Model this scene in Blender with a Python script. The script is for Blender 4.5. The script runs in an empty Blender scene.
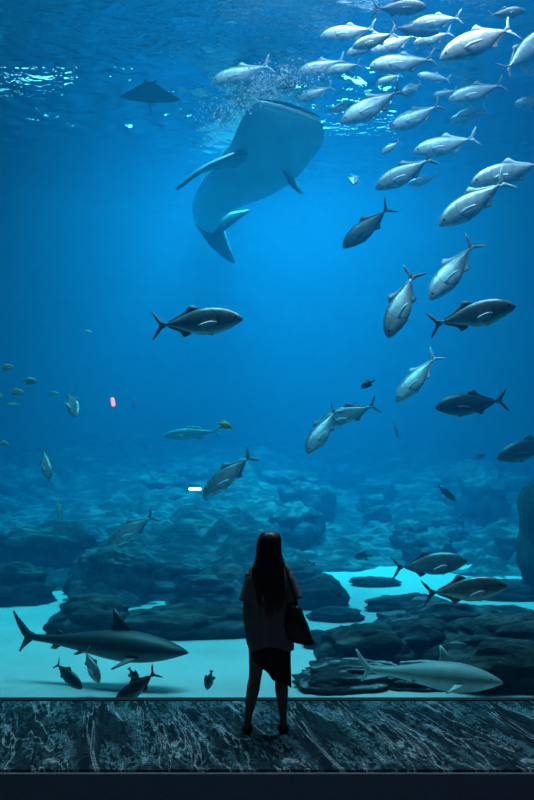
import bpy, bmesh, math, random
from mathutils import Vector, Matrix, noise
C = bpy.context.scene.collection
SC = bpy.context.scene
PI = math.pi
random.seed(7)

# ---------------------------------------------------------------- camera, world, lights, exposure
CAMZ = 2.24
cam = bpy.data.objects.new('camera', bpy.data.cameras.new('camera')); C.objects.link(cam)
cam.location = (0, 0, CAMZ); cam.rotation_euler = (PI/2, 0, 0)
cam.data.sensor_width = 36; cam.data.lens = 40.5; cam.data.shift_y = 0.0625
cam.data.clip_end = 200
SC.camera = cam

w = bpy.data.worlds.new('world'); SC.world = w; w.use_nodes = True
w.node_tree.nodes['Background'].inputs[0].default_value = (0.25, 0.6, 0.8, 1)
w.node_tree.nodes['Background'].inputs[1].default_value = 0.05

def area(name, loc, size, energy, color, rot=(0, 0, 0), spread=None):
    l = bpy.data.lights.new(name, 'AREA'); l.shape = 'RECTANGLE'
    l.size, l.size_y = size; l.energy = energy; l.color = color
    if spread: l.spread = spread
    o = bpy.data.objects.new(name, l); C.objects.link(o); o.location = loc; o.rotation_euler = rot
    return o
area('hall_skylight', (0.3, 23.5, 17), (6.5, 6), 5000, (0.66, 0.93, 1.0), spread=math.radians(80))
area('hall_lamp', (1.0, 10.0, 11.5), (6.5, 1.2), 300, (1.0, 0.68, 0.78), rot=(math.radians(14), 0, 0), spread=math.radians(140))
area('sand_fill', (-2.6, 11.5, 15.0), (4.0, 2.0), 200, (0.6, 0.95, 1.0), spread=math.radians(60))  # unseen fill added to brighten the near sand
area('school_fill', (2.4, 12.2, 12.4), (4.5, 2.0), 580, (1.0, 0.60, 0.72), spread=math.radians(100))  # extra unseen light, added to whiten the tops of the school
area('room_lamp', (0, -3, 6.5), (3, 3), 22, (0.6, 0.75, 1.0))

vs = SC.view_settings
vs.view_transform = 'Standard'; vs.look = 'None'; vs.gamma = 1; vs.use_curve_mapping = False
vs.exposure = 0.0
SC.cycles.use_denoising = True
SC.cycles.volume_bounces = 0
SC.cycles.max_bounces = 8
SC.cycles.transparent_max_bounces = 16
SC.cycles.caustics_reflective = False
SC.cycles.caustics_refractive = False

# ---------------------------------------------------------------- constants of the place
F = 900.0
YG = 8.06          # the glass
ZS = 8.75          # water surface
ZF = -0.30         # sand level

def at(px, py, Y):
    return Vector(((px - 267) * Y / F, Y, CAMZ - (py - 450) * Y / F))

# ---------------------------------------------------------------- helpers
def tag(o, label=None, cat=None, group=None, kind=None):
    if label: o['label'] = label
    if cat: o['category'] = cat
    if group: o['group'] = group
    if kind: o['kind'] = kind
    return o

def empty(name, loc=(0, 0, 0)):
    o = bpy.data.objects.new(name, None); C.objects.link(o); o.location = loc
    o.empty_display_size = 0.2
    return o

def mesh_obj(name, bm, mat, parent=None, smooth=True):
    bmesh.ops.recalc_face_normals(bm, faces=bm.faces)
    me = bpy.data.meshes.new(name)
    bm.to_mesh(me); bm.free()
    if smooth:
        for p in me.polygons: p.use_smooth = True
    for m in (mat if isinstance(mat, (list, tuple)) else [mat]): me.materials.append(m)
    o = bpy.data.objects.new(name, me); C.objects.link(o)
    if parent: o.parent = parent
    return o

def box(bm, lo, hi):
    vs_ = [bm.verts.new((x, y, z)) for x in (lo[0], hi[0]) for y in (lo[1], hi[1]) for z in (lo[2], hi[2])]
    for f in ((0, 1, 3, 2), (4, 6, 7, 5), (0, 4, 5, 1), (2, 3, 7, 6), (0, 2, 6, 4), (1, 5, 7, 3)):
        bm.faces.new([vs_[i] for i in f])

def box_obj(name, lo, hi, mat, parent=None, bevel=0.0):
    bm = bmesh.new(); box(bm, lo, hi)
    if bevel: bmesh.ops.bevel(bm, geom=bm.edges[:], offset=bevel, segments=2, affect='EDGES')
    return mesh_obj(name, bm, mat, parent, smooth=False)

def rings_loft(bm, rings, cap=True, closed=True):
    """rings: list of lists of Vectors, all the same length"""
    R = [[bm.verts.new(p) for p in r] for r in rings]
    n = len(R[0])
    for a, b in zip(R[:-1], R[1:]):
        for i in range(n if closed else n - 1):
            j = (i + 1) % n
            bm.faces.new((a[i], a[j], b[j], b[i]))
    if cap:
        bm.faces.new(list(reversed(R[0]))); bm.faces.new(R[-1])
    return R

def tube(bm, pts, radii, n=10, flat=None):
    """round tube along pts; radii number or list (or (rx, ry) pairs)"""
    pts = [Vector(p) for p in pts]
    rings = []
    up = Vector((0, 0, 1))
    prev = None
    for i, p in enumerate(pts):
        d = (pts[min(i+1, len(pts)-1)] - pts[max(i-1, 0)]).normalized()
        if prev is None:
            s = d.cross(up)
            if s.length < 0.15: s = d.cross(Vector((0, 1, 0)))
        else:
            s = prev - d * prev.dot(d)
        s.normalize(); prev = s
        t = s.cross(d).normalized()
        r = radii[i] if isinstance(radii, (list, tuple)) else radii
        ra, rb = r if isinstance(r, (list, tuple)) else (r, r)
        rings.append([p + s * ra * math.cos(2*PI*k/n) + t * rb * math.sin(2*PI*k/n) for k in range(n)])
    rings_loft(bm, rings)

def interp(tab, t):
    """smooth table lookup; rows (t, a, b, ...)"""
    if t <= tab[0][0]: return tab[0][1:]
    if t >= tab[-1][0]: return tab[-1][1:]
    for i in range(len(tab) - 1):
        if tab[i][0] <= t <= tab[i+1][0]: break
    p1, p2 = tab[i], tab[i+1]
    p0 = tab[i-1] if i > 0 else None
    p3 = tab[i+2] if i + 2 < len(tab) else None
    h = p2[0] - p1[0]; u = (t - p1[0]) / h
    out = []
    for k in range(1, len(p1)):
        m1 = (p2[k]-p0[k])/(p2[0]-p0[0]) if p0 else (p2[k]-p1[k])/h
        m2 = (p3[k]-p1[k])/(p3[0]-p1[0]) if p3 else (p2[k]-p1[k])/h
        out.append((2*u**3-3*u*u+1)*p1[k] + (u**3-2*u*u+u)*h*m1 + (-2*u**3+3*u*u)*p2[k] + (u**3-u*u)*h*m2)
    return out

# ---------------------------------------------------------------- materials
def mat(name):
    m = bpy.data.materials.new(name); m.use_nodes = True
    nt = m.node_tree; return m, nt, nt.nodes['Principled BSDF']

def ramp(nt, fac, stops, interp_='LINEAR'):
    r = nt.nodes.new('ShaderNodeValToRGB'); r.color_ramp.interpolation = interp_
    e = r.color_ramp.elements
    while len(e) < len(stops): e.new(0.5)
    for i, (p, c) in enumerate(stops):
        e[i].position = p; e[i].color = (*c, 1) if len(c) == 3 else c
    nt.links.new(fac, r.inputs[0]); return r.outputs[0]

def noise_tex(nt, vec, scale, detail=6, rough=0.6, dist=0.0):
    n = nt.nodes.new('ShaderNodeTexNoise'); n.inputs['Scale'].default_value = scale
    n.inputs['Detail'].default_value = detail; n.inputs['Roughness'].default_value = rough
    n.inputs['Distortion'].default_value = dist
    if vec is not None: nt.links.new(vec, n.inputs['Vector'])
    return n.outputs['Fac']

def coord(nt, kind='Object'):
    return nt.nodes.new('ShaderNodeTexCoord').outputs[kind]

def mixc(nt, fac, a, b, blend='MIX'):
    m = nt.nodes.new('ShaderNodeMix'); m.data_type = 'RGBA'; m.blend_type = blend
    for s, v in ((m.inputs[0], fac), (m.inputs[6], a), (m.inputs[7], b)):
        if isinstance(v, (int, float)): s.default_value = v
        elif isinstance(v, (tuple, list)): s.default_value = (*v, 1)
        else: nt.links.new(v, s)
    return m.outputs[2]

def math_n(nt, op, a, b=None, c=None):
    m = nt.nodes.new('ShaderNodeMath'); m.operation = op
    for s, v in zip(m.inputs, (a, b, c)):
        if v is None: continue
        if isinstance(v, (int, float)): s.default_value = v
        else: nt.links.new(v, s)
    return m.outputs[0]

def bump(nt, bsdf, h, strength, dist=0.02):
    b = nt.nodes.new('ShaderNodeBump'); b.inputs['Strength'].default_value = strength
    b.inputs['Distance'].default_value = dist
    nt.links.new(h, b.inputs['Height']); nt.links.new(b.outputs[0], bsdf.inputs['Normal'])

def plain(name, col, rough=0.7, var=0.15, scale=20, metal=0.0, bmp=0.1):
    m, nt, b = mat(name)
    n = noise_tex(nt, coord(nt), scale)
    lo = tuple(c*(1-var) for c in col); hi = tuple(min(1, c*(1+var)) for c in col)
    nt.links.new(ramp(nt, n, [(0.3, lo), (0.7, hi)]), b.inputs['Base Color'])
    b.inputs['Roughness'].default_value = rough; b.inputs['Metallic'].default_value = metal
    if bmp: bump(nt, b, n, bmp, 0.01)
    return m

def fish_mat(name, back, side, belly, metal=0.35, rough=0.34, fine=70, line=0.0):
    m, nt, b = mat(name)
    co = coord(nt)
    sep = nt.nodes.new('ShaderNodeSeparateXYZ'); nt.links.new(co, sep.inputs[0])
    wob = math_n(nt, 'MULTIPLY', math_n(nt, 'SUBTRACT', noise_tex(nt, co, 9, 3), 0.5), 0.06)
    z = math_n(nt, 'ADD', math_n(nt, 'MULTIPLY', math_n(nt, 'ADD', sep.outputs['Z'], wob), 3.3), 0.5)
    base = ramp(nt, z, [(0.05, belly), (0.34, side), (0.60, tuple(0.5*(a+c) for a, c in zip(side, back))), (0.82, back)])
    v = nt.nodes.new('ShaderNodeTexVoronoi'); v.inputs['Scale'].default_value = fine
    nt.links.new(co, v.inputs['Vector'])
    base = mixc(nt, 0.35, base, ramp(nt, v.outputs['Distance'], [(0.0, (0.75, 0.75, 0.75)), (0.6, (1.1, 1.1, 1.1))]), 'MULTIPLY')
    mot = ramp(nt, noise_tex(nt, co, 14, 4), [(0.38, (0.45, 0.48, 0.52)), (0.62, (1.1, 1.1, 1.1))])
    base = mixc(nt, 0.6, base, mot, 'MULTIPLY')
    # gill cover edge: a dark arc
    g = math_n(nt, 'ABSOLUTE', math_n(nt, 'SUBTRACT', math_n(nt, 'ADD', sep.outputs['X'], math_n(nt, 'MULTIPLY', math_n(nt, 'POWER', sep.outputs['Z'], 2), 5)), 0.245))
    gl = ramp(nt, g, [(0.002, (0.35, 0.35, 0.38)), (0.012, (1, 1, 1))])
    base = mixc(nt, 0.8, base, gl, 'MULTIPLY')
    nt.links.new(base, b.inputs['Base Color'])
    b.inputs['Metallic'].default_value = metal; b.inputs['Roughness'].default_value = rough
    bump(nt, b, v.outputs['Distance'], 0.12, 0.004)
    return m

M = {}
M['silver'] = fish_mat('silver_scales', (0.50, 0.54, 0.56), (0.76, 0.77, 0.79), (0.66, 0.68, 0.70))
M['grey'] = fish_mat('grey_scales', (0.20, 0.24, 0.27), (0.52, 0.56, 0.60), (0.60, 0.63, 0.66))
M['dark'] = fish_mat('dark_scales', (0.03, 0.045, 0.06), (0.06, 0.085, 0.11), (0.16, 0.20, 0.24), 0.1, 0.4)  # dark jacks, some of them only less lit: shade put into the colour
M['teal'] = fish_mat('teal_scales', (0.22, 0.42, 0.36), (0.48, 0.75, 0.62), (0.7, 0.85, 0.7), 0.1, 0.45)
M['yellow'] = fish_mat('yellow_scales', (0.55, 0.52, 0.15), (0.85, 0.80, 0.30), (0.9, 0.88, 0.6), 0.1, 0.45)
M['fin_silver'] = plain('silver_fin', (0.60, 0.64, 0.68), 0.45, 0.12, 30)
M['fin_grey'] = plain('grey_fin', (0.12, 0.16, 0.20), 0.5, 0.2, 30)
M['fin_dark'] = plain('dark_fin', (0.025, 0.035, 0.05), 0.5, 0.2, 30)
M['fin_teal'] = plain('teal_fin', (0.35, 0.6, 0.5), 0.5, 0.2, 30)
M['fin_yellow'] = plain('yellow_fin', (0.8, 0.7, 0.2), 0.5, 0.2, 30)
M['eye'] = plain('eye_black', (0.01, 0.01, 0.012), 0.12, 0.1, 5, bmp=0)

def shark_mat(name, back, belly, split=0.0, k=9.0, spots=False):
    m, nt, b = mat(name)
    co = coord(nt)
    sep = nt.nodes.new('ShaderNodeSeparateXYZ'); nt.links.new(co, sep.inputs[0])
    wob = math_n(nt, 'MULTIPLY', math_n(nt, 'SUBTRACT', noise_tex(nt, co, 6, 4), 0.5), 0.04)
    z = math_n(nt, 'ADD', math_n(nt, 'MULTIPLY', math_n(nt, 'ADD', sep.outputs['Z'], wob), k), 0.5 - split*k)
    base = ramp(nt, z, [(0.3, belly), (0.7, back)])
    mot = ramp(nt, noise_tex(nt, co, 10, 5), [(0.3, (0.7, 0.7, 0.7)), (0.7, (1.1, 1.1, 1.1))])
    base = mixc(nt, 0.7, base, mot, 'MULTIPLY')
    if spots:
        v = nt.nodes.new('ShaderNodeTexVoronoi'); v.inputs['Scale'].default_value = 34
        nt.links.new(co, v.inputs['Vector'])
        s = ramp(nt, v.outputs['Distance'], [(0.16, (1, 1, 1)), (0.26, (0, 0, 0))])
        up = ramp(nt, z, [(0.45, (0, 0, 0)), (0.7, (1, 1, 1))])
        sm = mixc(nt, 1.0, s, up, 'MULTIPLY')
        base = mixc(nt, sm, base, (0.75, 0.85, 0.88))
    nt.links.new(base, b.inputs['Base Color']); b.inputs['Roughness'].default_value = 0.5
    return m
M['shark'] = shark_mat('shark_skin', (0.025, 0.040, 0.050), (0.14, 0.18, 0.20), -0.03)
M['zebra'] = shark_mat('pale_shark_skin', (0.36, 0.46, 0.46), (0.62, 0.70, 0.70), -0.03)

def rock_mat(name, dark, light, top=(0.30, 0.36, 0.34)):
    m, nt, b = mat(name)
    co = coord(nt)
    n1 = noise_tex(nt, co, 1.6, 9, 0.68, 0.4); n2 = noise_tex(nt, co, 9, 8, 0.7)
    base = ramp(nt, n1, [(0.35, dark), (0.65, light)])
    base = mixc(nt, 0.7, base, ramp(nt, n2, [(0.35, (0.45, 0.45, 0.45)), (0.62, (1.2, 1.2, 1.2))]), 'MULTIPLY')
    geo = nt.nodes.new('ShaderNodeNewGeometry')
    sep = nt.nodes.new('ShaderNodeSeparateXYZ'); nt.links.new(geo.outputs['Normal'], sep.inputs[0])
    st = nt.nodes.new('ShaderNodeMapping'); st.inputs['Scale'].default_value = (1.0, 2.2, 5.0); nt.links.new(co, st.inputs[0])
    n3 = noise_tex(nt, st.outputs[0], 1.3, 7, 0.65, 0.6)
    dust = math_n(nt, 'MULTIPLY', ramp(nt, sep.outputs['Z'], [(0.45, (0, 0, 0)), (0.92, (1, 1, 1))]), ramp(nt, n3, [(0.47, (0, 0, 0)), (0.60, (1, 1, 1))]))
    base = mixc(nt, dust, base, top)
    nt.links.new(base, b.inputs['Base Color']); b.inputs['Roughness'].default_value = 0.9
    bump(nt, b, n2, 0.9, 0.16)
    return m
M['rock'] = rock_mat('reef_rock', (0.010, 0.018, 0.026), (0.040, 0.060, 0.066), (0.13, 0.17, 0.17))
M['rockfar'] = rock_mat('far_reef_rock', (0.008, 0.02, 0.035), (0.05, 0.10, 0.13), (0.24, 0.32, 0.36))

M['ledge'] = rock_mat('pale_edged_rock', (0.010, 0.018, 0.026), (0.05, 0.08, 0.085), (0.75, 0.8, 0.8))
def sand_mat():
    m, nt, b = mat('pale_sand')
    co = coord(nt)
    n = noise_tex(nt, co, 0.9, 6, 0.6); n2 = noise_tex(nt, co, 25, 6, 0.7)
    base = ramp(nt, n, [(0.3, (0.56, 0.60, 0.58)), (0.7, (0.70, 0.74, 0.72))])
    nt.links.new(mixc(nt, 0.2, base, ramp(nt, n2, [(0.3, (0.6, 0.6, 0.6)), (0.7, (1, 1, 1))]), 'MULTIPLY'), b.inputs['Base Color'])
    b.inputs['Roughness'].default_value = 0.95
    bump(nt, b, n, 0.3, 0.1)
    return m
M['sand'] = sand_mat()
M['tankwall'] = plain('tank_wall_paint', (0.02, 0.12, 0.20), 0.9, 0.3, 0.4)
M['black'] = plain('black_paint', (0.012, 0.014, 0.018), 0.8, 0.2, 5)
M['navy'] = plain('navy_riser', (0.15, 0.19, 0.25), 0.85, 0.12, 60)
M['metal'] = plain('dark_metal', (0.03, 0.035, 0.04), 0.4, 0.1, 30, 0.8)

def carpet_mat():
    m, nt, b = mat('patterned_carpet')
    co = coord(nt)
    sep = nt.nodes.new('ShaderNodeSeparateXYZ'); nt.links.new(co, sep.inputs[0])
    # the woven pattern repeats every 1.72 m across and 0.98 m along; wrapped round two circles so that it has no seam
    ax = math_n(nt, 'MULTIPLY', math_n(nt, 'ADD', sep.outputs['X'], math_n(nt, 'MULTIPLY', sep.outputs['Y'], 0.22)), 2*PI/1.72)
    def vec(r, ky):
        c = nt.nodes.new('ShaderNodeCombineXYZ')
        nt.links.new(math_n(nt, 'MULTIPLY', math_n(nt, 'COSINE', ax), r), c.inputs[0])
        nt.links.new(math_n(nt, 'MULTIPLY', math_n(nt, 'SINE', ax), r), c.inputs[1])
        nt.links.new(math_n(nt, 'MULTIPLY', sep.outputs['Y'], ky), c.inputs[2])
        return c.outputs[0]
    def lines(scale, r, ky, width, dist=1.5, bands=5):
        n = noise_tex(nt, vec(r, ky), scale, 5, 0.62, dist)
        a = math_n(nt, 'ABSOLUTE', math_n(nt, 'SUBTRACT', math_n(nt, 'FRACT', math_n(nt, 'MULTIPLY', n, bands)), 0.5))
        return ramp(nt, a, [(0.0, (1, 1, 1)), (width, (0, 0, 0))])
    l1 = lines(1.7, .6, 0.40, 0.26, 0.8); l2 = lines(3.2, .6, 0.7, 0.36, 1.2); l3 = lines(1.2, .6, 0.30, 0.060, 0.9)
    mask = ramp(nt, noise_tex(nt, vec(.6, .8), 3.0, 3), [(0.42, (0.15, 0.15, 0.15)), (0.58, (1, 1, 1))])
    weave = ramp(nt, noise_tex(nt, co, 90, 2, 0.8), [(0.45, (0.03, 0.03, 0.03)), (0.58, (1, 1, 1))])
    stretch = nt.nodes.new('ShaderNodeMapping'); stretch.inputs['Scale'].default_value = (16, 110, 1)
    nt.links.new(co, stretch.inputs[0])
    rows = ramp(nt, noise_tex(nt, stretch.outputs[0], 1.0, 2, 0.6), [(0.42, (0.10, 0.10, 0.10)), (0.58, (1, 1, 1))])
    a = math_n(nt, 'MAXIMUM', math_n(nt, 'MULTIPLY', l2, mask), math_n(nt, 'MULTIPLY', l1, mask))
    a = math_n(nt, 'MULTIPLY', math_n(nt, 'MULTIPLY', a, weave), rows)
    base = mixc(nt, a, (0.006, 0.016, 0.026), (0.34, 0.70, 0.80))
    base = mixc(nt, math_n(nt, 'MULTIPLY', math_n(nt, 'MULTIPLY', l3, rows), 0.65), base, (0.75, 0.88, 0.92))
    nt.links.new(base, b.inputs['Base Color']); b.inputs['Roughness'].default_value = 0.95
    b.inputs['Specular IOR Level'].default_value = 0.05
    bump(nt, b, weave, 0.3, 0.004)
    return m
M['carpet'] = carpet_mat()

# ---------------------------------------------------------------- the tank and the room
def water():
    m = bpy.data.materials.new('tank_water'); m.use_nodes = True; nt = m.node_tree; nt.nodes.clear()
    out = nt.nodes.new('ShaderNodeOutputMaterial')
    s = nt.nodes.new('ShaderNodeVolumeScatter'); s.inputs['Color'].default_value = (0.02, 0.45, 1.0, 1)
    s.inputs['Density'].default_value = 0.052; s.inputs['Anisotropy'].default_value = 0.0
    a = nt.nodes.new('ShaderNodeVolumeAbsorption'); a.inputs['Color'].default_value = (0.0, 0.80, 0.94, 1)
    a.inputs['Density'].default_value = 0.24
    add = nt.nodes.new('ShaderNodeAddShader')
    nt.links.new(s.outputs[0], add.inputs[0]); nt.links.new(a.outputs[0], add.inputs[1])
    nt.links.new(add.outputs[0], out.inputs['Volume'])
    o = box_obj('water', (-15.9, YG + 0.21, -1.9), (15.9, 37.9, ZS + 0.12), m)
    tag(o, 'clear deep blue water filling the tank', 'water', kind='structure')
water()

def surface():
    m = bpy.data.materials.new('water_surface'); m.use_nodes = True; nt = m.node_tree; nt.nodes.clear()
    out = nt.nodes.new('ShaderNodeOutputMaterial')
    co = coord(nt)
    mp = nt.nodes.new('ShaderNodeMapping'); mp.inputs['Scale'].default_value = (2.0, 2.0, 1)
    nt.links.new(co, mp.inputs[0])
    n1 = noise_tex(nt, mp.outputs[0], 1.1, 3, 0.55, 0.8); n2 = noise_tex(nt, mp.outputs[0], 4.2, 3, 0.5, 0.5)
    patch = ramp(nt, noise_tex(nt, co, 0.23, 2, 0.5), [(0.46, (0.18, 0.18, 0.18)), (0.60, (1, 1, 1))])
    h = math_n(nt, 'MULTIPLY', math_n(nt, 'ADD', math_n(nt, 'MULTIPLY', n1, 1.0), math_n(nt, 'MULTIPLY', n2, 0.35)), patch)
    b = nt.nodes.new('ShaderNodeBump'); b.inputs['Strength'].default_value = 1.0; b.inputs['Distance'].default_value = 0.12
    nt.links.new(h, b.inputs['Height'])
    fr = nt.nodes.new('ShaderNodeFresnel'); fr.inputs['IOR'].default_value = 1.33
    nt.links.new(b.outputs[0], fr.inputs['Normal'])
    gl = nt.nodes.new('ShaderNodeBsdfGlossy'); gl.inputs['Roughness'].default_value = 0.03
    gl.inputs['Color'].default_value = (0.38, 0.50, 0.58, 1)
    nt.links.new(b.outputs[0], gl.inputs['Normal'])
    tr = nt.nodes.new('ShaderNodeBsdfTransparent')
    mx = nt.nodes.new('ShaderNodeMixShader')
    nt.links.new(fr.outputs[0], mx.inputs[0]); nt.links.new(tr.outputs[0], mx.inputs[1]); nt.links.new(gl.outputs[0], mx.inputs[2])
    nt.links.new(mx.outputs[0], out.inputs['Surface'])
    bm = bmesh.new(); g = []
    nx, ny = 430, 330
    for j in range(ny + 1):
        row = []
        y = YG + .22 + (37.9 - YG - .22)*(j/ny)**1.15
        for i in range(nx + 1):
            x = -15.9 + 31.8*i/nx
            p = Vector((x, y, 0))
            patch = .13
            for cx, cy, sx, sy in ((-4.7, 17.2, .75, 1.5), (-2.2, 17.2, 1.3, 2.2), (1.3, 16.6, .9, 1.5), (2.4, 15.4, .9, 1.6), (-.2, 16.8, .8, 1.2)):
                patch += (1.15 if cx == -2.2 else .9)*math.exp(-((x-cx)/sx)**2 - ((y-cy)/sy)**2)
            patch = min(1.3, patch)
            z = patch*(.07*noise.noise(p*1.3) + .075*noise.noise(p*3.1 + Vector((9, 0, 4))) + .05*noise.noise(p*5.6))
            row.append(bm.verts.new((x, y, ZS + max(-.14, min(.11, z)))))
        g.append(row)
    for j in range(ny):
        for i in range(nx):
            bm.faces.new((g[j][i], g[j][i+1], g[j+1][i+1], g[j+1][i]))
    o = mesh_obj('water_surface', bm, m)
    if o.data.polygons[0].normal.z < 0: o.data.flip_normals()
    tag(o, 'rippling underside of the water surface', 'water surface', kind='structure')
surface()

for nm, lo, hi, mt in (
    ('wall_back', (-16.5, 38, -2.5), (16.5, 38.5, 11), 'tankwall'),
    ('wall_left', (-16.5, YG + .2, -2.5), (-16, 38, 11), 'tankwall'),
    ('wall_right', (16, YG + .2, -2.5), (16.5, 38, 11), 'tankwall'),
    ('wall_front', (-9, YG, 9.0), (9, YG + .2, 17), 'black'),
    ('wall_front_left', (-16.5, YG, -2.5), (-9, YG + .2, 17), 'black'),
    ('wall_front_right', (9, YG, -2.5), (16.5, YG + .2, 17), 'black'),
    ('wall_front_lower', (-9, YG, -2.5), (9, YG + .2, -0.45), 'black'),
    ('wall_room_left', (-9.3, -8, -0.6), (-9, YG, 9.0), 'black'),
    ('wall_room_right', (9, -8, -0.6), (9.3, YG, 9.0), 'black'),
    ('wall_room_back', (-9.3, -8.3, -0.6), (9.3, -8, 9.0), 'black'),
    ('ceiling', (-9.3, -8.3, 9.0), (9.3, YG, 9.3), 'black'),
    ('floor', (-9, -8, -0.6), (9, 6.29, -0.45), 'navy'),
):
    tag(box_obj(nm, lo, hi, M[mt]), kind='structure')
fl = box_obj('floor_carpeted_ledge', (-9, 6.30, -0.45), (9, YG, 0.0), M['carpet'], bevel=0.008)
tag(fl, kind='structure')
tag(box_obj('trim_1', (-9, 6.272, -0.45), (9, 6.298, -0.016), M['navy'], bevel=0.004), kind='structure')

# glowing panels added over the water for glints, seen where a wave is steep
_lm = bpy.data.materials.new('glint_panel_glow'); _lm.use_nodes = True; _b = _lm.node_tree.nodes['Principled BSDF']
_b.inputs['Emission Color'].default_value = (.65, .95, 1, 1); _b.inputs['Emission Strength'].default_value = 9
for _x in (-6.6, -2.9, 2.2):
    _o = box_obj('ceiling_light', (-1.4, -.1, -.9), (1.4, .1, .9), _lm, bevel=.02)
    _o.location = (_x, 25, 11.9); _o.rotation_euler = (math.radians(28), 0, 0); tag(_o, kind='structure')

# window: clear pane and a dark bottom rail
win = empty('window_1', (0, YG, 0)); tag(win, 'huge clear acrylic viewing window', 'window', kind='structure')
pm = bpy.data.materials.new('clear_acrylic'); pm.use_nodes = True; pm.node_tree.nodes.clear()
_o = pm.node_tree.nodes.new('ShaderNodeOutputMaterial'); _t = pm.node_tree.nodes.new('ShaderNodeBsdfTransparent')
_t.inputs[0].default_value = (0.97, 0.985, 0.99, 1); pm.node_tree.links.new(_t.outputs[0], _o.inputs[0])
pn = box_obj('pane', (-8.98, 0.0, 0.0), (8.98, 0.1, 8.98), pm, win)
box_obj('bottom_rail', (-9, -0.03, -0.03), (9, 0.0, 0.010), M['black'], win, bevel=0.004)
box_obj('sill', (-9, 0.0, -0.45), (9, 0.1, -0.002), M['black'], win)

# seabed: sand, with the reef slope climbing at the back
def seabed():
    bm = bmesh.new()
    x0, x1, y0, y1 = -16, 16, YG + .2, 38
    nx, ny = 150, 130
    g = []
    for j in range(ny + 1):
        row = []
        for i in range(nx + 1):
            x = x0 + (x1-x0)*i/nx; y = y0 + (y1-y0)*(j/ny)
            z = ZF + 0.05*noise.noise(Vector((x*.5, y*.5, 0))) + 0.012*noise.noise(Vector((x*2, y*2, 3)))
            row.append(bm.verts.new((x, y, z)))
        g.append(row)
    for j in range(ny):
        for i in range(nx):
            bm.faces.new((g[j][i], g[j][i+1], g[j+1][i+1], g[j+1][i]))
    tag(mesh_obj('floor_sand', bm, M['sand']), kind='structure')
seabed()

def reef():
    bm = bmesh.new()
    x0, x1, y0, y1 = -16, 16, 12.5, 37.9
    nx, ny = 260, 220
    g = []
    for j in range(ny + 1):
        row = []
        for i in range(nx + 1):
            x = x0 + (x1-x0)*i/nx; y = y0 + (y1-y0)*(j/ny)
            v = Vector((x*.42, y*.42, 1.3))
            front = 18.5 + 1.2*math.sin(x*0.8)                        # where the slope meets the sand
            if -4.8 > x: front = 15.5
            if -3.3 < x < 0.35: front = 13.6 + 0.35*math.sin(x*3)
            elif 0.35 <= x < 2.4: front = 15.6 + (x-0.35)*1.8
            elif -4.8 <= x <= -3.3: front = 15.5 + 0.0*x
            rise = max(-1.0, (y - front)*0.13)
            rise = min(rise, 2.5 + 0.02*(y-front))
            r = noise.fractal(v*1.5, 0.8, 2.1, 7)
            rid = abs(noise.noise(v*2.3 + Vector((5, 1, 0)))) 
            ter = noise.noise(Vector((x*.25, y*.9, 7)))
            z = ZF + rise + (0.50*r + 0.45*rid + 0.25*ter)*min(1, max(0, (y-front+1)*.5)) - 0.16
            row.append(bm.verts.new((x, y, z)))
        g.append(row)
    for j in range(ny):
        for i in range(nx):
            bm.faces.new((g[j][i], g[j][i+1], g[j+1][i+1], g[j+1][i]))
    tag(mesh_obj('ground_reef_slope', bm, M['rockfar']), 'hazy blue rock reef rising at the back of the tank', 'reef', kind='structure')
reef()

def rock(label, px, py_base, Y, w_, h_, d_, seed, group=None, m='rock', flat=1.0, name='boulder', sub=5, rough=0.5, yaw=0.0):
    """boulder whose base centre stands at the pixel column px, distance Y; sizes in metres"""
    bm = bmesh.new()
    bmesh.ops.create_icosphere(bm, subdivisions=sub, radius=1)
    off = Vector((seed*7.1, seed*3.3, seed*1.7))
    for v in bm.verts:
        p = v.co.normalized()
        r = 1 + 0.34*noise.noise(p*1.3 + off) + rough*0.45*abs(noise.noise(p*2.7 + off)) + rough*0.20*noise.fractal(p*5 + off, 1.0, 2.0, 4)
        q = p*r
        # blocky
        q = Vector([math.copysign(abs(c)**0.85, c) for c in q])
        st = 0.06*math.sin(q.z*11 + 3*noise.noise(q*1.1 + off))*flat
        q.x *= 1 + st; q.y *= 1 + st
        v.co = Vector((q.x*w_/2, q.y*d_/2, max(-0.25, q.z*0.75 + 0.25)*h_))
    o = mesh_obj(name, bm, M[m])
    p = at(px, 450, Y); o.location = (p.x, Y, ZF - 0.02 + (py_base or 0)); o.rotation_euler = (0, 0, yaw)
    tag(o, label, 'rock', group)
    return o

# nearest mound, right
G1 = 'dark boulders of the mound on the right'
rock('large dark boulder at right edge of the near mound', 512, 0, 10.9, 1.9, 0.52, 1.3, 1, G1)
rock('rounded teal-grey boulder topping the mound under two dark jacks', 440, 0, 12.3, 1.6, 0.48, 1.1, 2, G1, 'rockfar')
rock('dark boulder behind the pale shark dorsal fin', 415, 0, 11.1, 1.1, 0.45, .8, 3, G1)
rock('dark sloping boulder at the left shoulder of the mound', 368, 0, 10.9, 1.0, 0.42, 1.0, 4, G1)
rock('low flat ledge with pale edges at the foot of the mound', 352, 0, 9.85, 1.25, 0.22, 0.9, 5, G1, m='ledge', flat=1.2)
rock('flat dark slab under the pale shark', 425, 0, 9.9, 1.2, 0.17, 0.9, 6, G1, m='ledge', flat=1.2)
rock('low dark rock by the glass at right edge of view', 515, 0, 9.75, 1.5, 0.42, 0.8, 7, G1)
rock('broad dark boulder between the mound and right sand patch', 500, 0, 13.4, 1.4, 0.22, .8, 8, G1)
rock('small dark stone on sand left of the mound', 322, 0, 11.6, 0.55, 0.20, 0.5, 9)
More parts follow.
